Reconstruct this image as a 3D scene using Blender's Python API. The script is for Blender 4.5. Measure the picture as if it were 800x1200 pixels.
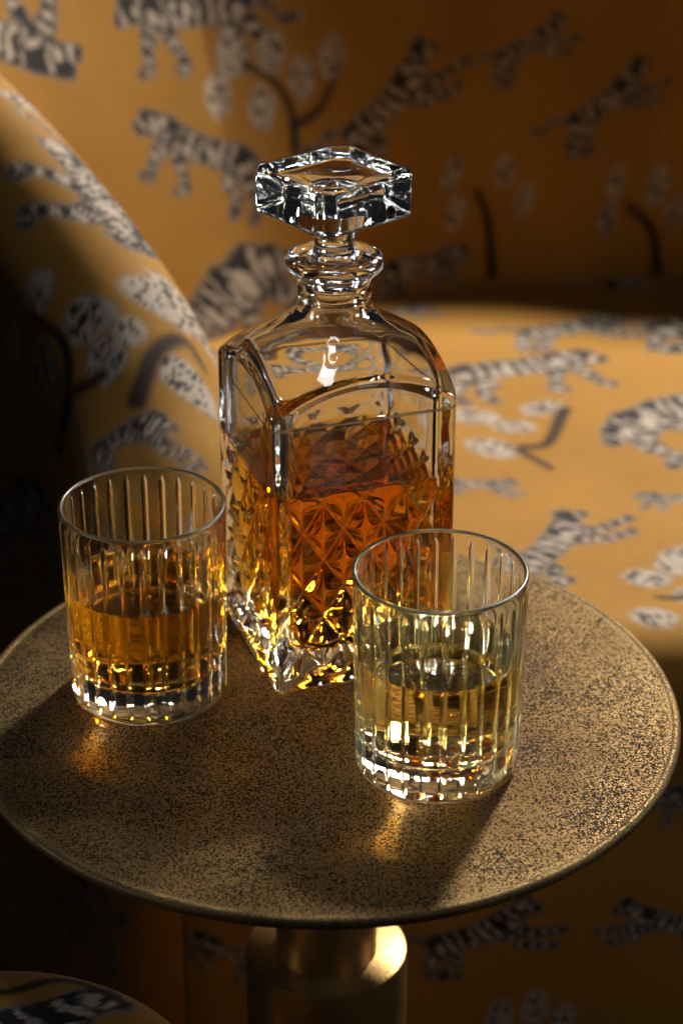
import bpy, math, random
import numpy as np
from math import sin, cos, pi, radians, sqrt, atan2, hypot

scene = bpy.context.scene
C = scene.collection
for o in list(bpy.data.objects):
    bpy.data.objects.remove(o, do_unlink=True)

# ------------------------------------------------------------------ camera
TZ = 0.55                                   # height of the table top
PITCH = radians(27.5)
CAM = np.array([0.0, -0.964, 1.177])
FPX = 2700.0                                # focal length in photo pixels (800 x 1200)
cam_d = bpy.data.cameras.new('camera')
cam = bpy.data.objects.new('camera', cam_d); C.objects.link(cam)
cam.location = CAM.tolist(); cam.rotation_euler = (pi/2 - PITCH, 0, 0)
cam_d.sensor_fit = 'VERTICAL'; cam_d.sensor_height = 36.0; cam_d.sensor_width = 24.0
cam_d.lens = 36.0 * FPX / 1200.0
cam_d.clip_start = 0.02; cam_d.clip_end = 50
cam_d.dof.use_dof = True; cam_d.dof.focus_distance = 1.105; cam_d.dof.aperture_fstop = 6.3
cam_d.dof.aperture_blades = 9
scene.camera = cam

# ------------------------------------------------------------------ world, lamps, exposure
world = bpy.data.worlds.new('World'); scene.world = world; world.use_nodes = True
bg = world.node_tree.nodes['Background']
bg.inputs[0].default_value = (0.55, 0.62, 0.75, 1); bg.inputs[1].default_value = 0.012

def look_at(o, target):
    from mathutils import Vector
    d = Vector(target) - o.location
    o.rotation_euler = d.to_track_quat('-Z', 'Y').to_euler()

key_d = bpy.data.lights.new('key_lamp', 'SPOT')
key_d.energy = 180; key_d.color = (1.0, 0.91, 0.76)
key_d.shadow_soft_size = 0.10
key_d.spot_size = radians(62); key_d.spot_blend = 0.6
key = bpy.data.objects.new('key_lamp', key_d); C.objects.link(key)
key.location = (0.66, 1.46, 1.74); look_at(key, (0.16, 0.28, 0.5))

def area_lamp(name, energy, color, size, loc, target, spread=180):
    d = bpy.data.lights.new(name, 'AREA'); d.energy = energy; d.color = color; d.shape = 'RECTANGLE'
    d.size, d.size_y = size; d.spread = radians(spread)
    o = bpy.data.objects.new(name, d); C.objects.link(o); o.location = loc; look_at(o, target)
    return o
area_lamp('fill_lamp', 0.18, (1.0, 0.95, 0.9), (0.3, 0.5), (1.2, -1.3, 1.7), (0.35, 0.2, 0.3), 60)
area_lamp('left_fill_lamp', 0.14, (0.9, 0.95, 1.0), (0.2, 0.5), (-1.2, -0.35, 1.25), (0.0, 0.05, 0.76), 20)  # added cool fill, brightens the left sides of the crystal
area_lamp('right_fill_lamp', 0.35, (0.95, 0.97, 1.0), (0.3, 0.6), (1.35, 0.25, 1.15), (0.0, 0.09, 0.78), 22)  # added fill, not a window: brightens the stopper and right sides of the glass
area_lamp('overhead_glint_lamp', 0.16, (0.92, 0.96, 1.0), (0.22, 0.22), (-0.1, 0.1, 2.0), (0.0, 0.05, 0.55), 50)  # added softbox overhead for glints on rims and shoulder, not a room fitting

vs = scene.view_settings
scene.display_settings.display_device = 'sRGB'
vs.view_transform = 'Standard'; vs.look = 'None'; vs.exposure = 0.0; vs.gamma = 1.0
vs.use_curve_mapping = False

cy = scene.cycles
scene.render.engine = 'CYCLES'
cy.max_bounces = 40; cy.transmission_bounces = 36; cy.glossy_bounces = 16; cy.diffuse_bounces = 1
cy.transparent_max_bounces = 8; cy.volume_bounces = 0
cy.caustics_reflective = True; cy.caustics_refractive = True; cy.blur_glossy = 0.0
cy.sample_clamp_indirect = 0.0; cy.sample_clamp_direct = 0.0
cy.use_adaptive_sampling = False
cy.use_guiding = True; cy.use_surface_guiding = True; cy.use_volume_guiding = False
cy.guiding_training_samples = 128
cy.use_denoising = True
try:
    cy.denoiser = 'OPENIMAGEDENOISE'; cy.denoising_input_passes = 'RGB_ALBEDO_NORMAL'; cy.denoising_prefilter = 'ACCURATE'
except Exception:
    pass

# ------------------------------------------------------------------ helpers
rng = np.random.default_rng(7)

def mesh_obj(name, V, F, mat, parent=None, smooth=True, sharp_deg=None):
    me = bpy.data.meshes.new(name)
    V = np.asarray(V, dtype=np.float32)
    if isinstance(F, np.ndarray):
        n, k = F.shape
        me.vertices.add(len(V)); me.vertices.foreach_set('co', V.ravel())
        me.loops.add(n*k); me.loops.foreach_set('vertex_index', F.astype(np.int32).ravel())
        me.polygons.add(n); me.polygons.foreach_set('loop_start', np.arange(0, n*k, k, dtype=np.int32))
        me.update(calc_edges=True)
    else:
        me.from_pydata(V.tolist(), [], [list(f) for f in F]); me.update()
    me.validate()
    if smooth:
        me.shade_smooth()
        if sharp_deg is not None:
            me.set_sharp_from_angle(angle=radians(sharp_deg))
    me.materials.append(mat)
    o = bpy.data.objects.new(name, me); C.objects.link(o)
    if parent is not None: o.parent = parent
    return o

def thing(name, label, cat, loc=(0, 0, 0), rz=0.0, group=None):
    o = bpy.data.objects.new(name, None); C.objects.link(o)
    o.location = loc; o.rotation_euler = (0, 0, rz); o.empty_display_size = 0.05
    o['label'] = label; o['category'] = cat
    if group: o['group'] = group
    return o

def ring_faces(base, nr, n):
    """quads between nr rings of n vertices (closed round), first vertex index base"""
    i = np.arange(nr-1)[:, None]*n; j = np.arange(n)[None, :]; jn = (j+1) % n
    q = np.stack([i+j, i+jn, i+n+jn, i+n+j], -1).reshape(-1, 4)
    return (q + base).astype(np.int32)

def smin(a, b, k):
    h = np.clip(0.5 + 0.5*(b-a)/k, 0, 1)
    return b*(1-h) + a*h - k*h*(1-h)

def interp_pchip(x, xs, ys):
    """smooth monotone-ish interpolation"""
    xs = np.asarray(xs, float); ys = np.asarray(ys, float)
    h = np.diff(xs); d = np.diff(ys, axis=0)/(h if ys.ndim == 1 else h[:, None])
    m = np.zeros_like(ys); m[0] = d[0]; m[-1] = d[-1]
    m[1:-1] = (d[1:] + d[:-1])/2
    i = np.clip(np.searchsorted(xs, x)-1, 0, len(xs)-2)
    t = (x-xs[i])/h[i]; hh = h[i]
    if ys.ndim > 1: t = t[:, None]; hh = hh[:, None]
    return (2*t**3-3*t**2+1)*ys[i]+(t**3-2*t**2+t)*hh*m[i]+(-2*t**3+3*t**2)*ys[i+1]+(t**3-t**2)*hh*m[i+1]

# ------------------------------------------------------------------ materials
def new_mat(name):
    m = bpy.data.materials.new(name); m.use_nodes = True
    nt = m.node_tree; nt.nodes.clear()
    out = nt.nodes.new('ShaderNodeOutputMaterial')
    return m, nt, out

def N(nt, typ, **kw):
    n = nt.nodes.new(typ)
    for k, v in kw.items():
        if k.startswith('i_'): n.inputs[int(k[2:])].default_value = v
        else: setattr(n, k, v)
    return n

def ramp(nt, stops, interp='LINEAR'):
    r = nt.nodes.new('ShaderNodeValToRGB'); e = r.color_ramp; e.interpolation = interp
    while len(e.elements) < len(stops): e.elements.new(0.5)
    for k, (p, c) in enumerate(stops):
        e.elements[k].position = p; e.elements[k].color = (*c, 1) if len(c) == 3 else c
    return r

def mat_crystal(name='crystal', rough=0.0):
    m, nt, out = new_mat(name)
    g = N(nt, 'ShaderNodeBsdfGlass'); g.distribution = 'GGX'
    g.inputs['Color'].default_value = (0.985, 0.99, 0.985, 1); g.inputs['Roughness'].default_value = rough
    g.inputs['IOR'].default_value = 1.54
    # faint waviness of pressed glass
    tc = N(nt, 'ShaderNodeTexCoord'); no = N(nt, 'ShaderNodeTexNoise')
    no.inputs['Scale'].default_value = 45; no.inputs['Detail'].default_value = 1
    bp = N(nt, 'ShaderNodeBump'); bp.inputs['Strength'].default_value = 0.25; bp.inputs['Distance'].default_value = 0.0008
    nt.links.new(tc.outputs['Object'], no.inputs['Vector']); nt.links.new(no.outputs['Fac'], bp.inputs['Height'])
    nt.links.new(bp.outputs['Normal'], g.inputs['Normal'])
    nt.links.new(g.outputs[0], out.inputs['Surface'])
    return m

def mat_whiskey(name, sig):
    """refracting liquid: the 'ior' face attribute tells the open surface from the faces that wet the crystal"""
    m, nt, out = new_mat(name)
    g = N(nt, 'ShaderNodeBsdfGlass'); g.inputs['Roughness'].default_value = 0.0
    g.inputs['Color'].default_value = (1, 1, 1, 1)
    at = N(nt, 'ShaderNodeAttribute'); at.attribute_name = 'ior'
    nt.links.new(at.outputs['Fac'], g.inputs['IOR'])
    D = max(sig)*1.05
    va = N(nt, 'ShaderNodeVolumeAbsorption'); va.inputs['Density'].default_value = D
    va.inputs['Color'].default_value = tuple(1 - s/D for s in sig) + (1,)
    nt.links.new(g.outputs[0], out.inputs['Surface']); nt.links.new(va.outputs[0], out.inputs['Volume'])
    return m

def mat_brass(name, rough=0.42, speck=1.0, tint=1.0, rim=None):
    m, nt, out = new_mat(name); lk = nt.links.new
    tc = N(nt, 'ShaderNodeTexCoord')
    def noise(sc, det, ro, vec=None):
        n = N(nt, 'ShaderNodeTexNoise'); n.inputs['Scale'].default_value = sc; n.inputs['Detail'].default_value = det; n.inputs['Roughness'].default_value = ro
        lk(vec or tc.outputs['Object'], n.inputs['Vector']); return n
    n1 = noise(1050, 2, 0.6)                       # grain flecks, about a millimetre
    n2 = noise(26, 5, 0.6); n3 = noise(8, 3, 0.5)  # tarnish clouds
    ad = N(nt, 'ShaderNodeMath', operation='MULTIPLY_ADD'); ad.inputs[1].default_value = 0.30
    lk(n2.outputs['Fac'], ad.inputs[0]); lk(n1.outputs['Fac'], ad.inputs[2])
    fl = ramp(nt, [(0.61, (1, 1, 1)), (0.68, (0, 0, 0))]); lk(ad.outputs[0], fl.inputs[0])
    sp = N(nt, 'ShaderNodeMath', operation='MULTIPLY'); sp.inputs[1].default_value = speck
    lk(fl.outputs[0], sp.inputs[0]); speck_out = sp.outputs[0]
    base = ramp(nt, [(0.32, (0.22*tint, 0.125*tint, 0.045*tint)), (0.5, (0.31*tint, 0.19*tint, 0.072*tint)), (0.7, (0.38*tint, 0.25*tint, 0.105*tint))])
    lk(n3.outputs['Fac'], base.inputs[0]); base_out = base.outputs[0]
    if rim:                                        # the rim is rubbed bright
        vl = N(nt, 'ShaderNodeVectorMath', operation='LENGTH'); fz = N(nt, 'ShaderNodeVectorMath', operation='MULTIPLY'); fz.inputs[1].default_value = (1, 1, 0)
        lk(tc.outputs['Object'], fz.inputs[0]); lk(fz.outputs[0], vl.inputs[0])
        wn = N(nt, 'ShaderNodeMath', operation='MULTIPLY_ADD'); wn.inputs[1].default_value = 0.012; lk(n2.outputs['Fac'], wn.inputs[0]); lk(vl.outputs['Value'], wn.inputs[2])
        mr = N(nt, 'ShaderNodeMapRange'); mr.inputs[1].default_value = rim-.004; mr.inputs[2].default_value = rim+.006; lk(wn.outputs[0], mr.inputs[0])
        iv = N(nt, 'ShaderNodeMath', operation='MULTIPLY_ADD'); iv.inputs[1].default_value = -0.7; iv.inputs[2].default_value = 1.0; lk(mr.outputs[0], iv.inputs[0])
        s2 = N(nt, 'ShaderNodeMath', operation='MULTIPLY'); lk(iv.outputs[0], s2.inputs[0]); lk(speck_out, s2.inputs[1]); speck_out = s2.outputs[0]
        bm = N(nt, 'ShaderNodeMix', data_type='RGBA'); bm.inputs[7].default_value = (0.30, 0.21, 0.10, 1)
        lk(mr.outputs[0], bm.inputs[0]); lk(base_out, bm.inputs[6]); base_out = bm.outputs[2]
    mx = N(nt, 'ShaderNodeMix', data_type='RGBA'); mx.inputs[7].default_value = (0.020, 0.013, 0.009, 1)
    lk(speck_out, mx.inputs[0]); lk(base_out, mx.inputs[6])
    b = N(nt, 'ShaderNodeBsdfPrincipled'); lk(mx.outputs[2], b.inputs['Base Color'])
    mt = N(nt, 'ShaderNodeMapRange'); mt.inputs[3].default_value = 0.82; mt.inputs[4].default_value = 0.75
    lk(speck_out, mt.inputs[0]); lk(mt.outputs[0], b.inputs['Metallic'])
    # fine scratches lengthwise
    mp = N(nt, 'ShaderNodeMapping'); mp.inputs['Scale'].default_value = (40, 900, 40); mp.inputs['Rotation'].default_value = (0, 0, 0.5); lk(tc.outputs['Object'], mp.inputs[0])
    n4 = noise(1.0, 3, 0.6, mp.outputs[0])
    sm = N(nt, 'ShaderNodeMath', operation='MULTIPLY_ADD'); sm.inputs[1].default_value = 0.35; lk(n4.outputs['Fac'], sm.inputs[0]); lk(n2.outputs['Fac'], sm.inputs[2])
    rr = N(nt, 'ShaderNodeMapRange'); rr.inputs[1].default_value = 0.45; rr.inputs[2].default_value = 0.9
    rr.inputs[3].default_value = rough-0.10; rr.inputs[4].default_value = rough+0.12
    lk(sm.outputs[0], rr.inputs[0])
    ro = N(nt, 'ShaderNodeMath', operation='MULTIPLY_ADD', use_clamp=True); ro.inputs[1].default_value = 0.30   # flecks are dull
    lk(speck_out, ro.inputs[0]); lk(rr.outputs[0], ro.inputs[2]); lk(ro.outputs[0], b.inputs['Roughness'])
    b.inputs['Specular IOR Level'].default_value = 0.2
    bp = N(nt, 'ShaderNodeBump'); bp.inputs['Strength'].default_value = 0.4; bp.inputs['Distance'].default_value = 0.0003
    lk(ad.outputs[0], bp.inputs['Height']); lk(bp.outputs['Normal'], b.inputs['Normal'])
    lk(b.outputs[0], out.inputs['Surface'])
    return m

def mat_fabric():
    m, nt, out = new_mat('printed_fabric')
    at = N(nt, 'ShaderNodeAttribute'); at.attribute_name = 'print'
    sep = N(nt, 'ShaderNodeSeparateColor'); nt.links.new(at.outputs['Color'], sep.inputs[0])
    tc = N(nt, 'ShaderNodeTexCoord')
    n1 = N(nt, 'ShaderNodeTexNoise'); n1.inputs['Scale'].default_value = 900; n1.inputs['Detail'].default_value = 2
    n2 = N(nt, 'ShaderNodeTexNoise'); n2.inputs['Scale'].default_value = 9; n2.inputs['Detail'].default_value = 3
    for n in (n1, n2): nt.links.new(tc.outputs['Object'], n.inputs['Vector'])
    ground = ramp(nt, [(0.3, (0.40, 0.193, 0.028)), (0.7, (0.49, 0.245, 0.040))])
    nt.links.new(n2.outputs['Fac'], ground.inputs[0])
    m1 = N(nt, 'ShaderNodeMix', data_type='RGBA'); m1.inputs[7].default_value = (0.54, 0.45, 0.38, 1)
    nt.links.new(sep.outputs[0], m1.inputs[0]); nt.links.new(ground.outputs[0], m1.inputs[6])
    m2 = N(nt, 'ShaderNodeMix', data_type='RGBA'); m2.inputs[7].default_value = (0.010, 0.010, 0.016, 1)
    nt.links.new(sep.outputs[1], m2.inputs[0]); nt.links.new(m1.outputs[2], m2.inputs[6])
    wv = ramp(nt, [(0.3, (0.78, 0.78, 0.78)), (0.7, (1.1, 1.1, 1.1))]); nt.links.new(n1.outputs['Fac'], wv.inputs[0])
    m3 = N(nt, 'ShaderNodeMix', data_type='RGBA', blend_type='MULTIPLY'); m3.inputs[0].default_value = 1
    nt.links.new(m2.outputs[2], m3.inputs[6]); nt.links.new(wv.outputs[0], m3.inputs[7])
    b = N(nt, 'ShaderNodeBsdfPrincipled'); b.inputs['Roughness'].default_value = 0.75
    b.inputs['Specular IOR Level'].default_value = 0.25
    b.inputs['Sheen Weight'].default_value = 0.12; b.inputs['Sheen Roughness'].default_value = 0.4
    nt.links.new(m3.outputs[2], b.inputs['Base Color'])
    bp = N(nt, 'ShaderNodeBump'); bp.inputs['Strength'].default_value = 0.3; bp.inputs['Distance'].default_value = 0.0005
    nt.links.new(n1.outputs['Fac'], bp.inputs['Height']); nt.links.new(bp.outputs['Normal'], b.inputs['Normal'])
    nt.links.new(b.outputs[0], out.inputs['Surface'])
    return m

def mat_floor():
    m, nt, out = new_mat('dark_floor')
    tc = N(nt, 'ShaderNodeTexCoord'); n = N(nt, 'ShaderNodeTexNoise'); n.inputs['Scale'].default_value = 6; n.inputs['Detail'].default_value = 6
    nt.links.new(tc.outputs['Object'], n.inputs['Vector'])
    r = ramp(nt, [(0.3, (0.020, 0.013, 0.008)), (0.7, (0.045, 0.028, 0.016))]); nt.links.new(n.outputs['Fac'], r.inputs[0])
    b = N(nt, 'ShaderNodeBsdfPrincipled'); b.inputs['Roughness'].default_value = 0.5
    nt.links.new(r.outputs[0], b.inputs['Base Color']); nt.links.new(b.outputs[0], out.inputs['Surface'])
    return m

M_CRYSTAL = mat_crystal(); M_RIM = mat_crystal('ground_crystal_rim', 0.32)
M_TOP = mat_brass('aged_brass', 0.53, 0.95, 0.58, 0.181)
M_LEG = mat_brass('smooth_brass', 0.28, 0.3, 1.6)
M_FABRIC = mat_fabric()

# ------------------------------------------------------------------ floor
fl = mesh_obj('floor', [(-3, -2.5, 0), (3, -2.5, 0), (3, 3, 0), (-3, 3, 0)], [(0, 1, 2, 3)], mat_floor(), smooth=False)
fl['kind'] = 'structure'

# ------------------------------------------------------------------ fabric print (drawn in surface metres)
def to_px(V):
    fw = np.array([0, cos(PITCH), -sin(PITCH)]); up = np.array([0, sin(PITCH), cos(PITCH)])
    r = V - CAM; w = r @ fw
    return np.stack([400 + FPX*r[:, 0]/w, 600 - FPX*(r @ up)/w], 1), w

def wob(p, q, s, seed):
    g = np.random.default_rng(seed); a = np.zeros_like(p)
    for k in range(7):
        th = g.uniform(0, 2*pi); fr = g.uniform(0.6, 1.6)/s*2*pi
        a += np.sin((p*cos(th)+q*sin(th))*fr + g.uniform(0, 6.28))
    return a/3.0

TIGERS = {
 'leap': dict(body=[(0.10, 0.0, .135), (0.42, .02, .125), (0.74, .09, .145)], neck=[(.74, .10, .135), (.90, .20, .10)],
   head=[(.93, .21, .10), (1.02, .16, .055)],
   legs=[[(.76, .02, .085), (.92, -.10, .055), (1.12, -.12, .042), (1.2, -.14, .045)], [(.68, -.02, .085), (.80, -.20, .05), (.98, -.27, .04), (1.05, -.28, .045)],
         [(.10, -.02, .125), (-.04, -.16, .07), (-.10, -.30, .045), (.02, -.36, .045)], [(.18, -.04, .11), (.20, -.22, .06), (.05, -.30, .045), (.14, -.38, .045)]],
   tail=[(.0, .06, .04), (-.14, .16, .032), (-.30, .10, .03), (-.42, .18, .035)]),
 'walk': dict(body=[(0.08, 0.03, .14), (0.45, 0.0, .125), (0.78, .02, .15)], neck=[(.80, .04, .13), (.94, .05, .105)],
   head=[(.98, .03, .105), (1.07, -.04, .06)],
   legs=[[(.82, -.04, .09), (.90, -.24, .055), (.94, -.42, .042), (1.0, -.44, .045)], [(.74, -.05, .09), (.64, -.24, .055), (.58, -.40, .042), (.65, -.43, .045)],
         [(.08, 0, .13), (.16, -.20, .075), (.06, -.32, .05), (.10, -.46, .045)], [(.06, 0, .12), (-.06, -.18, .07), (-.16, -.32, .048), (-.10, -.44, .045)]],
   tail=[(-.04, .08, .04), (-.18, .02, .032), (-.30, -.14, .03), (-.44, -.12, .034)]),
 'bust': dict(body=[(0.0, 0.05, .16), (0.40, .10, .19), (0.70, .05, .20)], neck=[(.70, .08, .2), (.88, .02, .13)],
   head=[(.90, .0, .13), (1.02, -.07, .075)],
   legs=[[(.70, 0, .13), (.86, -.24, .09), (.80, -.50, .06), (.90, -.58, .06)], [(.55, 0, .12), (.42, -.20, .08), (.36, -.36, .06), (.44, -.42, .06)]],
   tail=[(-.02, .08, .05), (-.2, .16, .04), (-.34, .08, .035), (-.4, -.04, .04)]),
}

def seg_field(x, y, a, b):
    dx, dy = b[0]-a[0], b[1]-a[1]; L2 = dx*dx+dy*dy+1e-9
    t = np.clip(((x-a[0])*dx+(y-a[1])*dy)/L2, 0, 1)
    ex, ey = x-a[0]-t*dx, y-a[1]-t*dy
    d = np.hypot(ex, ey) - (a[2]+t*(b[2]-a[2]))
    side = (-(x-a[0])*dy+(y-a[1])*dx)/sqrt(L2)
    return d, t*sqrt(L2), side

class Print:
    def __init__(self, V, PQ):
        self.V = V; self.PQ = PQ; self.cream = np.zeros(len(V)); self.ink = np.zeros(len(V)); self.used = []
        self.px, self.w = to_px(V); self.mask = np.ones(len(V), bool)
    def at(self, u, v, rad=7):
        d = np.hypot(self.px[:, 0]-u, self.px[:, 1]-v)+np.where(self.mask, 0, 1e5)
        k = np.nonzero(d < rad)[0]
        if len(k) == 0: k = np.array([int(np.argmin(d))])
        front = k[self.w[k] < self.w[k].min()+0.03]
        return self.PQ[front[np.argmin(d[front])]]
    def local(self, p0, p1, flip):
        ax = p1-p0; L = hypot(*ax); ax = ax/L
        r = self.PQ-p0; sel = np.nonzero((np.abs(r[:, 0]) < 2.0*L) & (np.abs(r[:, 1]) < 2.0*L))[0]
        r = r[sel]; x = (r @ ax)/L; y = (r @ np.array([-ax[1], ax[0]]))/L*flip
        return sel, x, y, L
    def put(self, sel, cream, ink, alpha):
        self.cream[sel] = self.cream[sel]*(1-alpha)+cream*alpha
        self.ink[sel] = self.ink[sel]*(1-alpha)+ink*alpha
    def tiger(self, p0, p1, kind='leap', flip=1, seed=0):
        sel, x, y, L = self.local(p0, p1, flip); T = TIGERS[kind]
        if len(sel) == 0: return
        self.used.append(((p0+p1)/2, L*0.8))
        soft = max(0.010, 0.0022/L)
        wb = wob(x, y, 0.22, seed)
        xx = x+0.012*wob(x, y, .1, seed+1); yy = y+0.012*wob(x, y, .1, seed+2)
        def limb(pts, freq, dark):
            D = np.full(len(x), 9.0); S = np.zeros(len(x)); Sd = np.zeros(len(x)); acc = 0; R = np.zeros(len(x))
            for a, b in zip(pts[:-1], pts[1:]):
                d, t, side = seg_field(xx, yy, a, b); k = d < D
                D[k] = d[k]; S[k] = t[k]+acc; Sd[k] = side[k]; R[k] = (a[2]+b[2])/2
                acc += hypot(b[0]-a[0], b[1]-a[1])
            al = np.clip(0.5-D/(2*soft), 0, 1)
            st = np.sin(2*pi*(S*freq+0.16*wb+Sd*1.6))
            lo = -0.08-dark*np.clip(Sd/np.maximum(R, .02), -1, 1)*0.55
            ink = np.clip((st-lo)/0.35+0.5, 0, 1)
            ink = np.maximum(ink, np.clip((D+0.026)/0.012+0.5, 0, 1)*(0.7+0.3*(wb > -.2)))   # broken outline
            self.put(sel, np.ones(len(x)), ink*0.96, al)
        for k, lg in enumerate(T['legs'][1::2]): limb(lg, 9, .3)
        limb(T['tail'], 12, .2)
        for k, lg in enumerate(T['legs'][0::2]): limb(lg, 9, .3)
        limb(T['body'], 9.5, 1.0); limb(T['neck'], 10, .8); limb(T['head'], 11, .4)
        hx, hy = T['head'][0][:2]
        for ex, ey, er in ((hx-.03, hy+.10, .035), (hx+.05, hy+.085, .028), (hx+.055, hy+.02, .018), (T['head'][1][0]+.035, T['head'][1][1], .022)):
            self.put(sel, 1.0, 1.0, np.clip(0.5-(np.hypot(xx-ex, yy-ey)-er)/(2*soft), 0, 1)*.9)
        for lg in T['legs']:                                             # dark paws
            a = lg[-1]; self.put(sel, 1.0, 0.9, np.clip(0.5-(np.hypot(xx-a[0]-.02, yy-a[1])-.032)/(2*soft), 0, 1)*.8)
    def pod(self, c, length, ang, seed=0, ratio=0.62):
        d = np.array([cos(ang), sin(ang)])*length/2
        sel, x, y, L = self.local(c-d, c+d, 1)
        if len(sel) == 0: return
        self.used.append((c, L*.5))
        x = x-.5; wb = wob(x, y, .35, seed)
        rr = np.hypot(x/0.5, y/(0.5*ratio))+0.05*wb
        soft = max(.03, .0022/L)
        al = np.clip(0.5-(rr-1)/(4*soft), 0, 1)
        st = np.sin(2*pi*(y*3.1+.35*wob(x, y, .5, seed+3)))*np.sin(2*pi*(x*2.3+.4*wob(x, y, .4, seed+5)))
        ink = np.clip((st-.12)/.2, 0, 1)*(rr < .85)
        ink = np.maximum(ink, np.clip((rr-.93)/.08, 0, 1)*np.clip(wb+.45, 0, 1))
        self.put(sel, np.ones(len(x)), ink*.95, al)
    def branch(self, pts, wid, seed=0):
        pts = [np.asarray(p, float) for p in pts]
        tt = np.linspace(0, len(pts)-1, 8*(len(pts)-1)+1)
        P = interp_pchip(tt, np.arange(len(pts)), np.array(pts)); 
        lo = P.min(0)-.03; hi = P.max(0)+.03
        sel = np.nonzero(np.all((self.PQ > lo) & (self.PQ < hi), axis=1))[0]
        if len(sel) == 0: return
        x, y = self.PQ[sel].T; D = np.full(len(x), 9.0)
        for k, (a, b) in enumerate(zip(P[:-1], P[1:])):
            w = wid*(1-.5*k/len(P)); D = np.minimum(D, seg_field(x, y, (a[0], a[1], w), (b[0], b[1], w))[0])
        self.put(sel, 0.0, .93, np.clip(.5-D/.004, 0, 1))
    # the same three, placed by where they show in the photograph (found again on the surface)
    def tpx(self, a, b, kind='leap', flip=1, seed=0):
        p0, p1 = self.at(*a), self.at(*b); L = hypot(*(p1-p0)); self.tiger(p0, p0+(p1-p0)/L*min(max(L, .035), .14), kind, flip, seed)
    def ppx(self, u, v, su, sv, seed=0, ratio=.62):
        c = self.at(u, v); e = self.at(u+su, v+sv); d = e-c; self.pod(c, min(max(2.0*hypot(*d), .012), .05), atan2(d[1], d[0]), seed, ratio)
    def bpx(self, pts, wid=.004, seed=0): self.branch([self.at(*p) for p in pts], wid, seed)
    def scatter(self, n, seed):
        g = np.random.default_rng(seed); lo = self.PQ.min(0); hi = self.PQ.max(0)
        for k in range(n):
            c = g.uniform(lo, hi); a = g.uniform(-.35, .35)+(pi if g.random() < .5 else 0)
            if any(hypot(*(c-u[0])) < u[1]*0.75+.075 for u in self.used): continue
            if g.random() < .6:
                d = np.array([cos(a), sin(a)])*.06
                self.tiger(c-d, c+d, ['leap', 'walk'][k % 2], 1 if cos(a) > 0 else -1, 100+k)
            else:
                self.branch([c+(0, -.05), c+(.01, -.01), c+(.0, .03)], .004)
                for m in range(5):
                    t = 2*pi*m/5+g.uniform(-.3, .3); self.pod(c+.038*np.array([cos(t), sin(t)]), .042, t, 200+7*k+m)
    def write(self, me):
        ca = me.color_attributes.new('print', 'FLOAT_COLOR', 'POINT')
        a = np.stack([self.cream, self.ink, np.zeros_like(self.ink), np.ones_like(self.ink)], 1).astype(np.float32)
        ca.data.foreach_set('color', a.ravel())

def grid_faces(nu, nv):
    i = np.arange(nu-1)[:, None]*nv; j = np.arange(nv-1)[None, :]
    return np.stack([i+j, i+nv+j, i+nv+j+1, i+j+1], -1).reshape(-1, 4).astype(np.int32)

# ------------------------------------------------------------------ armchair
SEATZ = 0.45
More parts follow.
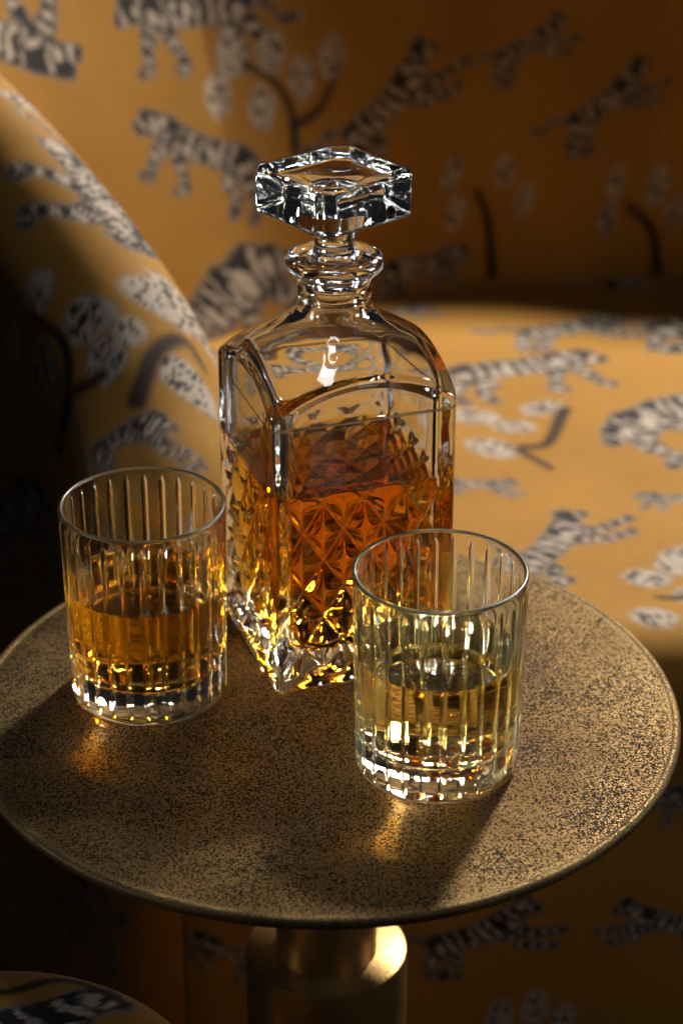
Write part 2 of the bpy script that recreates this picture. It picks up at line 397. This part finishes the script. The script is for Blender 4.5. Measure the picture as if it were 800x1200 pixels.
# plan path of the arm / back wall: x, y, top height
PATH = np.array([
 (-0.098, 0.195, 0.560), (-0.104, 0.26, 0.605), (-0.128, 0.335, 0.662), (-0.170, 0.415, 0.722), (-0.216, 0.49, 0.778),
 (-0.242, 0.562, 0.805), (-0.225, 0.635, 0.805), (-0.165, 0.708, 0.795), (-0.082, 0.772, 0.785), (0.022, 0.828, 0.785),
 (0.15, 0.872, 0.80), (0.45, 0.898, 0.84), (0.72, 0.875, 0.87), (0.93, 0.80, 0.80), (1.01, 0.66, 0.72), (1.02, 0.47, 0.62), (1.00, 0.23, 0.56)])
def build_shell(parent):
    seg = np.r_[0, np.cumsum(np.hypot(*np.diff(PATH[:, :2], axis=0).T))]
    L = seg[-1]
    HW = 0.046
    vis = seg[12]                                   # finely meshed where the photograph sees it
    s = np.r_[np.arange(0, 0.012, .001), np.arange(.012, vis, .0026), np.linspace(vis, L, 150)]
    P = interp_pchip(s, seg, PATH)
    T = np.gradient(P[:, :2], s, axis=0); T /= np.linalg.norm(T, axis=1)[:, None]
    n_in = np.stack([T[:, 1], -T[:, 0]], 1)          # towards the seat
    half = HW*np.sqrt(np.clip(1-(1-np.clip(np.minimum(s, L-s)/.055, 0, 1))**2, 0.0, 1))
    half = np.maximum(half, .0012)
    prof_n = 470
    V = np.zeros((len(s), prof_n, 3)); PQ = np.zeros((len(s), prof_n, 2))
    k = np.linspace(0, 1, prof_n)
    for i in range(len(s)):
        zt = P[i, 2]; h = half[i]; r = max(h, .01)
        zt2 = zt-(HW-h)*.6
        lo = zt2-r*1.0
        # outer side, round top, inner side (down below the seat)
        la, lb, lc = lo-0.0, pi*r, lo-0.36
        tot = la+lb+lc; d = k*tot
        off = np.where(d < la, -h, np.where(d < la+lb, -h*np.cos((d-la)/r), h))
        z = np.where(d < la, d, np.where(d < la+lb, lo+r*np.sin((d-la)/r), lo-(d-la-lb)))
        lean = np.interp(s[i], [.12, seg[5], seg[8], seg[10], seg[11]], [0, .26, .42, .30, .12])
        off = off + np.where(off > -h*.99, 1, .6)*0 - lean*(z-SEATZ)*np.where(d > la*.7, 1, np.clip(d/la/.7, 0, 1))*np.clip((z-.3)/.15, 0, 1)
        # soft pleats on the inside of the curved back
        if 0.45 < s[i] < vis:
            env = np.clip((d-la-lb*.6)/.05, 0, 1)
            off = off+env*(.006*np.sin(s[i]*46+1.0)*np.exp(-((s[i]-1.25)/.25)**2)+.0025*np.sin(s[i]*17+z*9))
        V[i, :, 0] = P[i, 0]+n_in[i, 0]*off; V[i, :, 1] = P[i, 1]+n_in[i, 1]*off; V[i, :, 2] = z
        PQ[i, :, 0] = s[i]; PQ[i, :, 1] = d
        if lo < .36: pass
    Vf = V.reshape(-1, 3); PQf = PQ.reshape(-1, 2)
    pr = Print(Vf, PQf)
    # seen inside the back
    SA = seg[6]; pr.mask = PQf[:, 0] > SA
    pr.tpx((285, 8), (150, 20), 'walk', 1, 1)
    pr.tpx((292, 195), (172, 150), 'walk', 1, 2)
    pr.bpx([(345, 178), (342, 130), (320, 95), (268, 66)]); pr.bpx([(345, 150), (375, 125), (392, 90)])
    for q, (u, v, a, b) in enumerate([(267, 68, 0, -28), (317, 60, 3, -27), (355, 92, 0, -28), (388, 66, 4, -26), (308, 128, 3, -28), (256, 112, 0, -26)]): pr.ppx(u, v, a, b, 20+q)
    pr.tpx((238, 392), (330, 300), 'bust', -1, 3)
    pr.tpx((408, 165), (515, 75), 'leap', -1, 4)
    pr.tpx((585, 70), (660, 38), 'leap', -1, 5); pr.tpx((668, 150), (760, 92), 'leap', -1, 6)
    pr.bpx([(575, 320), (572, 260), (560, 225)], .005); pr.bpx([(770, 320), (762, 270), (735, 240)], .005)
    for q, (u, v) in enumerate([(530, 205), (590, 200), (615, 235), (535, 250), (720, 215), (770, 215), (790, 250), (712, 255)]): pr.ppx(u, v, 3, -22, 40+q)
    pr.tpx((455, 320), (540, 300), 'walk', -1, 7)
    # over the arm roll
    pr.mask = PQf[:, 0] < SA
    for q, (u, v, a, b) in enumerate([(38, 95, 28, 8), (30, 122, 30, 10), (75, 150, 28, 8), (95, 105, 22, 26)]): pr.ppx(u, v, a, b, 60+q, .42)
    pr.tpx((72, 178), (158, 290), 'bust', -1, 8)
    pr.ppx(188, 352, 16, 26, 71, 1.15); pr.ppx(228, 375, 9, 30, 72, 1.1); pr.ppx(218, 446, 10, 28, 73, 1.1)
    pr.bpx([(160, 470), (182, 415), (215, 400), (240, 430)], .0045)
    pr.tpx((110, 535), (205, 515), 'leap', -1, 9)
    # outside of the arm, in the shade
    for q, (u, v, a, b) in enumerate([(45, 345, 8, -30), (100, 372, 26, -22), (52, 432, 6, -32), (122, 425, 6, -32), (14, 395, 4, -22), (150, 390, 10, -18)]): pr.ppx(u, v, a, b, 80+q)
    pr.bpx([(70, 525), (80, 460), (72, 400), (40, 370)], .006); pr.bpx([(78, 470), (105, 450), (120, 440)], .005)
    pr.tpx((-10, 610), (50, 590), 'walk', -1, 10)
    pr.tpx((130, 1090), (60, 1020), 'leap', 1, 11)
    pr.scatter(900, 5)
    o = mesh_obj('arm_and_back', Vf, grid_faces(len(s), prof_n), M_FABRIC, parent)
    pr.write(o.data)
    return o

def build_seat(parent):
    # profile in (y, z): front foot of the skirt, up the front, rounded edge, over the top, down behind the back
    r = 0.045; y0 = 0.235
    pts = [(y0+.004, 0.0)] + [(y0+.004, z) for z in np.linspace(.02, SEATZ-r, 190)]
    pts += [(y0+.004+r-r*cos(t), SEATZ-r+r*sin(t)) for t in np.linspace(.05, pi/2, 20)]
    pts += [(y, SEATZ+.012*sin(pi*(y-.285)/.62)) for y in np.linspace(.29, .90, 300)]
    pts = np.array(pts); q = np.r_[0, np.cumsum(np.hypot(*np.diff(pts, axis=0).T))]
    arm = PATH[:7]
    xl = np.interp(np.clip(pts[:, 0], .2, .635), arm[:, 1], arm[:, 0]); xl = np.where(pts[:, 0] > .635, np.interp(pts[:, 0], [.635, .708, .772, .828, .9], [-.225, -.165, -.082, 0.022, .20]), xl)
    xs = np.linspace(0, 1, 620)
    X = xl[:, None]+(1.0-xl[:, None])*xs[None, :]
    V = np.zeros((len(pts), len(xs), 3)); V[..., 0] = X
    V[..., 1] = pts[:, 0][:, None]; V[..., 2] = pts[:, 1][:, None]
    # lazy swell of the cushion
    top = np.clip((V[..., 2]-.40)/.05, 0, 1)
    V[..., 2] += top*.006*np.sin(X*5+.6)*np.sin(V[..., 1]*9)
    V[..., 1] += (1-top)*.003*np.sin(X*11+2)*np.sin(V[..., 2]*14)
    PQ = np.stack([X, np.repeat(q[:, None], len(xs), 1)], -1)
    Vf = V.reshape(-1, 3); pr = Print(Vf, PQ.reshape(-1, 2))
    pr.tpx((440, 372), (500, 358), 'walk', 1, 30)
    pr.tpx((538, 440), (690, 420), 'walk', 1, 31)
    pr.tpx((610, 392), (730, 380), 'leap', 1, 44)
    for k, (u, v, a, b) in enumerate([(555, 488, 30, 3), (600, 500, 26, 0), (635, 478, 28, -4), (578, 525, 30, 8)]): pr.ppx(u, v, a, b, 90+k)
    pr.bpx([(660, 480), (640, 520), (610, 525), (645, 548)], .005)
    pr.tpx((835, 470), (712, 512), 'bust', -1, 32)
    pr.tpx((530, 565), (600, 572), 'leap', 1, 33)
    pr.tpx((603, 668), (700, 612), 'leap', 1, 34)
    pr.tpx((820, 585), (750, 582), 'walk', -1, 35)
    for k, (u, v, a, b) in enumerate([(757, 678, 30, 4), (800, 655, 20, -14), (765, 722, 32, 4), (812, 700, 20, 10)]): pr.ppx(u, v, a, b, 95+k, .7)
    pr.bpx([(830, 690), (800, 700), (770, 700)], .004)
    # front, below the table top
    pr.tpx((505, 1110), (630, 1080), 'leap', 1, 36)
    pr.tpx((830, 1085), (725, 1080), 'leap', -1, 37)
    pr.tpx((850, 920), (770, 940), 'walk', -1, 38)
    for k, (u, v) in enumerate([(585, 1192), (625, 1180), (660, 1195)]): pr.ppx(u, v, 5, -20, 110+k)
    pr.tpx((300, 1130), (230, 1100), 'walk', -1, 39)
    pr.scatter(500, 9)
    o = mesh_obj('seat', Vf, grid_faces(len(pts), len(xs))[:, ::-1], M_FABRIC, parent)
    pr.write(o.data)
    return o

chair = thing('armchair', 'mustard yellow upholstered armchair printed with striped tigers and leafy pods', 'armchair', (0, 0, 0))
build_shell(chair); build_seat(chair)

# ------------------------------------------------------------------ footstool whose rounded top peeps in at the bottom corner
def build_stool():
    root = thing('footstool', 'small round footstool in mustard tiger print fabric, partly under the brass table edge', 'footstool', (-0.165, -0.150, 0))
    R = .112; H = .449; r = .03
    prof = [(R-.004, 0.0)]+[(R, z) for z in np.linspace(.02, H-r, 60)]+[(R-r+r*cos(t), H-r+r*sin(t)) for t in np.linspace(.06, pi/2, 16)]+[(x, H+.006*(1-(x/(R-r))**2)) for x in np.linspace(R-r-.003, .0005, 34)]
    prof = np.array(prof); q = np.r_[0, np.cumsum(np.hypot(*np.diff(prof, axis=0).T))]
    n = 240; a = np.linspace(0, 2*pi, n, endpoint=False)
    V = np.stack([prof[:, 0][:, None]*np.cos(a), prof[:, 0][:, None]*np.sin(a), np.repeat(prof[:, 1][:, None], n, 1)], -1).reshape(-1, 3)
    topm = prof[:, 1] > H-r*.5
    PQ = np.where(topm[:, None, None], np.stack([prof[:, 0][:, None]*np.cos(a)+2, prof[:, 0][:, None]*np.sin(a)], -1), np.stack([np.repeat((a*R)[None, :], len(prof), 0), np.repeat(q[:, None], n, 1)], -1)).reshape(-1, 2)
    pr = Print(V, PQ)
    pr.tiger(np.array([1.95, .03]), np.array([2.06, .05]), 'leap', 1, 3)
    pr.tiger(np.array([2.05, -.05]), np.array([1.96, -.04]), 'walk', -1, 4)
    pr.branch([(1.98, .085), (2.0, .075), (2.03, .088), (2.06, .07)], .004)
    pr.scatter(120, 3)
    o = mesh_obj('cushion', V, ring_faces(0, len(prof), n), M_FABRIC, root); pr.write(o.data)
build_stool()

# ------------------------------------------------------------------ brass drinks table
def lathe(name, prof, mat, parent, n=128, sharp=35):
    prof = np.array(prof); a = np.linspace(0, 2*pi, n, endpoint=False)
    V = np.stack([prof[:, 0][:, None]*np.cos(a), prof[:, 0][:, None]*np.sin(a), np.repeat(prof[:, 1][:, None], n, 1)], -1).reshape(-1, 3)
    return mesh_obj(name, V, ring_faces(0, len(prof), n), mat, parent, True, sharp)

table = thing('drinks_table', 'small round aged brass pedestal table with speckled patina', 'table', (-0.008, 0.030, 0))
RT = 0.1790
lathe('table_top', [(.0005, TZ-.0070), (.10, TZ-.0070), (RT-.010, TZ-.0068), (RT-.0022, TZ-.0062), (RT-.0006, TZ-.0052), (RT, TZ-.0040), (RT-.0001, TZ-.0022), (RT-.0006, TZ-.0010), (RT-.0016, TZ-.0003), (RT-.0030, TZ),
      (RT-.0040, TZ-.0004), (RT-.0052, TZ-.0005), (RT-.0065, TZ-.0002), (RT-.010, TZ), (.12, TZ), (.0005, TZ)], M_TOP, table, 256, 50)
lathe('stem', [(.0005, TZ-.0066), (.0272, TZ-.0066), (.0272, .392), (.0005, .392)], M_LEG, table)
lathe('collar', [(.0005, .396), (.0412, .396), (.0428, .3954), (.0435, .3935), (.0435, .022), (.0005, .022)], M_LEG, table)
lathe('base', [(.0005, .030), (.06, .029), (.112, .020), (.120, .014), (.121, .006), (.119, 0.0), (.0005, 0.0)], M_LEG, table)

# ------------------------------------------------------------------ cut crystal tumblers
IOR_G, IOR_L = 1.54, 1.36
def set_ior(o, vals):
    a = o.data.attributes.new('ior', 'FLOAT', 'FACE'); a.data.foreach_set('value', np.asarray(vals, np.float32))

def tumbler_mesh():
    NF = 28; per = 36; n = NF*per
    a = np.linspace(0, 2*pi, n, endpoint=False)
    ph = (a*NF/(2*pi)+.5) % 1.0-.5                          # -0.5 .. 0.5 across one flute
    H = .1065
    rows = []
    def R0(z): return .0395+(.0415-.0395)*np.clip(z/H, 0, 1)
    def ring(r, z): rows.append(np.stack([r*np.cos(a), r*np.sin(a), np.full(n, z)], -1))
    ring(np.full(n, .0006), .0016); ring(np.full(n, .022), .0014); ring(np.full(n, .0335), .0003); ring(np.full(n, .0358), 0.0)
    for t in np.linspace(.0, pi/2, 7)[1:]:
        ring(np.full(n, R0(0)-.0032+.0032*sin(t)), .0032*(1-cos(t)))
    zs = np.r_[np.linspace(.0036, .013, 14), np.linspace(.015, .093, 24), np.linspace(.094, .1030, 28), np.linspace(.1038, H-.0012, 3)]
    for z in zs:
        top = np.clip((.1022-z)/.0045, 0, 1); bot = np.clip((z-.0042)/.005, 0, 1)
        w = .17*top**.8*np.sqrt(np.clip(1-(1-bot)**2, 0, 1))
        dep = .0008*np.clip(top*1.6, 0, 1)*min(1, bot*2)
        g = dep*np.clip(1-(ph/max(w, 1e-4))**2, 0, 1) if w > 1e-3 else 0
        ring(R0(z)-g, z)
    wall = .0026
    for t in np.linspace(0, pi, 12)[1:]:
        ring(np.full(n, R0(H)-wall/2+wall/2*cos(t)), H-.0012+.0012*sin(t))
    n_out = len(rows)
    LV = .0640; inner = []                                  # inner wall down to the whiskey
    def Ri(z): return R0(z)-wall-.0010*np.clip((.09-z)/.05, 0, 1)
    for z in np.linspace(H-.006, LV, 18): ring(np.full(n, Ri(z)), z)
    V = np.concatenate(rows); F = ring_faces(0, len(rows), n)
    # whiskey: wetted faces (up from the floor of the bowl), then the open surface with a small meniscus
    nl = 168; al = np.linspace(0, 2*pi, nl, endpoint=False); lr = []
    def lring(r, z): lr.append(np.stack([r*np.cos(al), r*np.sin(al), np.full(nl, z)], -1))
    fz = .0165; rc = .006
    lring(.0005, fz); lring(.012, fz+.0001); lring(.024, fz+.0003)
    rb = Ri(fz+rc)
    for t in np.linspace(0, pi/2, 9): lring(rb-rc+rc*sin(t), fz+.0004+rc*(1-cos(t)))
    for z in np.linspace(fz+rc+.003, LV, 14): lring(Ri(z), z)
    nw = len(lr)
    rl = Ri(LV)
    lring(rl, LV); lring(rl-.0004, LV-.0006); lring(rl-.001, LV-.0010); lring(rl-.002, LV-.00125); lring(rl*.5, LV-.0013); lring(.0005, LV-.0013)
    VL = np.concatenate(lr)
    F1 = ring_faces(0, nw, nl); F2 = ring_faces(nw*nl, len(lr)-nw, nl)
    return V, F, VL, np.concatenate([F1, F2]), [IOR_L/IOR_G]*len(F1)+[IOR_L]*len(F2)

TUM = tumbler_mesh()
def place_tumbler(loc, rz, label, sig, mname):
    root = thing('tumbler', label, 'tumbler', (loc[0], loc[1], TZ+.0001), rz, 'whiskey tumblers on the brass table')
    b = mesh_obj('glass_body', TUM[0], TUM[1], M_CRYSTAL, root)
    b.data.materials.append(M_RIM)                          # the lip is cut and only ground smooth
    zc = TUM[0][TUM[1]][:, :, 2].mean(1); b.data.polygons.foreach_set('material_index', (zc > .1065-.0013).astype(np.int32))
    w = mesh_obj('whiskey', TUM[2], TUM[3], mat_whiskey(mname, sig), root); set_ior(w, TUM[4])
place_tumbler((-.0982, .0456), .06, 'fluted crystal tumbler of deep golden whiskey standing close beside the decanter', (1.8, 12.5, 62), 'golden_whiskey')
place_tumbler((.0462, -.0222), .02, 'fluted crystal tumbler of pale yellow whiskey standing in front of the decanter', (0.5, 4.8, 21), 'pale_whiskey')

# ------------------------------------------------------------------ square cut-crystal decanter
DEC_A = .097; DEC_LEVEL = .1100
def square_r(phi, a, k):
    """polar radius of a rounded square of side a (superellipse-like rounding k)"""
    c, s = np.abs(np.cos(phi)), np.abs(np.sin(phi))
    return a/2/((c**k+s**k)**(1.0/k))
def decanter_mesh():
    per = 112; n = 4*per
    # sample the perimeter evenly along the faces, a little denser at the corners
    t = (np.arange(per)+.5)/per*2-1
    f = np.arctan(t*np.tan(pi/4)*1.0)
    phi = np.concatenate([f+k*pi/2 for k in range(4)])
    u = np.concatenate([t]*4)*DEC_A/2                        # metres across the face
    sq = square_r(phi, DEC_A, 22)
    rows = []
    def ring(r, z): rows.append(np.stack([r*np.cos(phi), r*np.sin(phi), np.broadcast_to(z, (n,))], -1))
    du, dv = .0225, .0324                                    # one diamond: width, height
    z0, ztop = .0085, .1135
    def cut(z):
        # crossing V grooves leave raised diamonds; they fade out at the top and near the corners
        A = (u/du+(z-z0)/dv); B = (u/du-(z-z0)/dv)
        ga = np.abs((A % 1.0)-.5)*2; gb = np.abs((B % 1.0)-.5)*2   # 1 on the groove line, 0 mid diamond
        m = np.maximum(ga, gb); g = m**2.0
        edge = np.clip((DEC_A/2-.0042-np.abs(u))/.004, 0, 1)
        fade = np.clip((ztop-z)/.010, 0, 1)*np.clip((z-z0)/.003, 0, 1)
        return g*.0034*edge*fade
    ring(np.full(n, .0006), .0025); ring(sq*.55, .0022); ring(sq*.86, .0009); ring(sq*.925, .0); ring(sq*.955, .0001)
    for z, s in ((.0008, .972), (.002, .984), (.0035, .991), (.005, .995), (.0065, .998), (.008, 1.0)): ring(sq*s, z)
    for z in np.arange(.0088, .1215, .0008): ring(sq-cut(z)*sq/(DEC_A/2), z)
    for z in np.arange(.1225, .150, .0016): ring(sq, z)
    dome = np.array([(.0715, .1480), (.0680, .1525), (.0640, .1570), (.0570, .1630), (.0485, .1690), (.0400, .1745), (.0310, .1797), (.0245, .1842), (.0202, .1885), (.0182, .1925), (.0174, .1950)])
    tt = np.linspace(0, len(dome)-1, 74); D = interp_pchip(tt, np.arange(len(dome)), dome)
    for Rz, z in D:
        w = np.clip((z-.150)/.004, 0, 1)
        ring(np.where(w > 0, smin(sq, Rz, .0022), sq), z)
    neck = np.array([(.0174, .1952), (.0181, .1962), (.0187, .1985), (.0186, .2010), (.0180, .2026), (.0183, .2048), (.0200, .2078), (.0226, .2098), (.0243, .2118), (.0247, .2140), (.0238, .2162), (.0217, .2175), (.0190, .2176),
                     (.0160, .2171), (.0135, .2166), (.0120, .2155), (.0113, .2135), (.0110, .2050), (.0108, .1965), (.0114, .1915), (.0135, .1865), (.0180, .1822)])
    tt = np.linspace(0, len(neck)-1, 110); K = interp_pchip(tt, np.arange(len(neck)), neck)
    for Rz, z in K: ring(np.full(n, Rz), z)
    # inside of the shoulder and the wall down to the whiskey
    AI = DEC_A-.0130; sqi = square_r(phi, AI, 9)
    din = np.array([(.0180, .1822), (.0240, .1780), (.0310, .1735), (.0400, .1680), (.0480, .1622), (.0540, .1570), (.0600, .1500), (.066, .142), (.074, .132)])
    tt = np.linspace(0, len(din)-1, 50)[1:]; I = interp_pchip(tt, np.arange(len(din)), din)
    for Rz, z in I: ring(smin(sqi, Rz, .005), z)
    for z in np.linspace(.130, DEC_LEVEL, 10): ring(sqi if z < .1301 else sqi, z)
    V = np.concatenate(rows); F = ring_faces(0, len(rows), n)
    # whiskey
    lr = []
    def lring(r, z): lr.append(np.stack([r*np.cos(phi), r*np.sin(phi), np.broadcast_to(z, (n,))], -1))
    fz = .0185; rc = .009
    lring(np.full(n, .0005), fz); lring(sqi*.35, fz+.0002); lring(sqi*.6, fz+.0005)
    for t in np.linspace(0, pi/2, 10): lring(sqi*(1-.2*(1-sin(t))), fz+.001+rc*(1-cos(t)))
    for z in np.linspace(fz+rc+.004, DEC_LEVEL, 26): lring(sqi, z)
    nw = len(lr)
    for s, z in ((1, 0), (.990, -.0007), (.975, -.0012), (.94, -.0014), (.5, -.0014), (.01, -.0014)): lring(sqi*s, DEC_LEVEL+z)
    VL = np.concatenate(lr); F1 = ring_faces(0, nw, n); F2 = ring_faces(nw*n, len(lr)-nw, n)
    return V, F, VL, np.concatenate([F1, F2]), [IOR_L/IOR_G]*len(F1)+[IOR_L]*len(F2)

def stopper_mesh():
    # square block with clipped corners, bevelled top frame, a low lens in the middle, and a round plug below
    n = 256; phi = np.linspace(0, 2*pi, n, endpoint=False)
    c, s = np.abs(np.cos(phi)), np.abs(np.sin(phi))
    S = .0302; cl = .0376                                    # half side, half extent along the clipped corner
    oct_r = np.minimum(S/np.maximum(c, s), cl/((c+s)/sqrt(2)))
    rows = []
    def ring(r, z): rows.append(np.stack([r*np.cos(phi), r*np.sin(phi), np.full(n, z)], -1))
    zb, zt = .2395, .2608
    one = np.ones(n)
    for r, z in ((.0006, .2005), (.0075, .2005), (.0085, .2010), (.0091, .2025), (.0100, .2120), (.0104, .2155), (.0122, .2168), (.0128, .2176), (.0124, .2186), (.0106, .2196), (.0098, .2225), (.0099, .2290), (.0104, .2350), (.0118, .2378)):
        ring(one*r, z)
    for k in np.linspace(0, 1, 8)[1:]:
        ring(one*.0118*(1-k)+oct_r*.95*k, .2378+.0017*k)
    for sc, z in ((.965, zb+.0004), (.99, zb+.0014), (1.0, zb+.003), (1.0, zb+.008), (1.0, zt-.0036), (.993, zt-.0016), (.975, zt-.0004), (.955, zt), (.865, zt+.0004), (.845, zt+.0001), (.80, zt-.0012), (.72, zt-.0019)):
        ring(oct_r*sc, z)
    rin = oct_r*.72
    for k in np.linspace(0, 1, 14)[1:]:
        r = rin*(1-k)+one*.0155*k; ring(r, zt-.0019-.0006*sin(pi/2*k))
    for k in np.linspace(0, 1, 14)[1:]:
        ring(one*max(.0155*(1-k), .0004), zt-.0025-.0012*sin(pi/2*k)**2)
    V = np.concatenate(rows); return V, ring_faces(0, len(rows), n)

dec = thing('decanter', 'square cut crystal decanter with block stopper, half full of amber whiskey', 'decanter', (-.0035, .0970, TZ+.0001), 0)
DROT = radians(18.7)
DM = decanter_mesh()
def rotz(V, a):
    V = np.asarray(V); return np.stack([V[:, 0]*cos(a)-V[:, 1]*sin(a), V[:, 0]*sin(a)+V[:, 1]*cos(a), V[:, 2]], 1)
mesh_obj('glass_body', rotz(DM[0], DROT), DM[1], M_CRYSTAL, dec)
w = mesh_obj('whiskey', rotz(DM[2], DROT), DM[3], mat_whiskey('amber_whiskey', (3.6, 16.5, 68)), dec); set_ior(w, DM[4])
SV, SF = stopper_mesh()
mesh_obj('stopper', rotz(SV, radians(39.4)), SF, M_CRYSTAL, dec, True, 28)
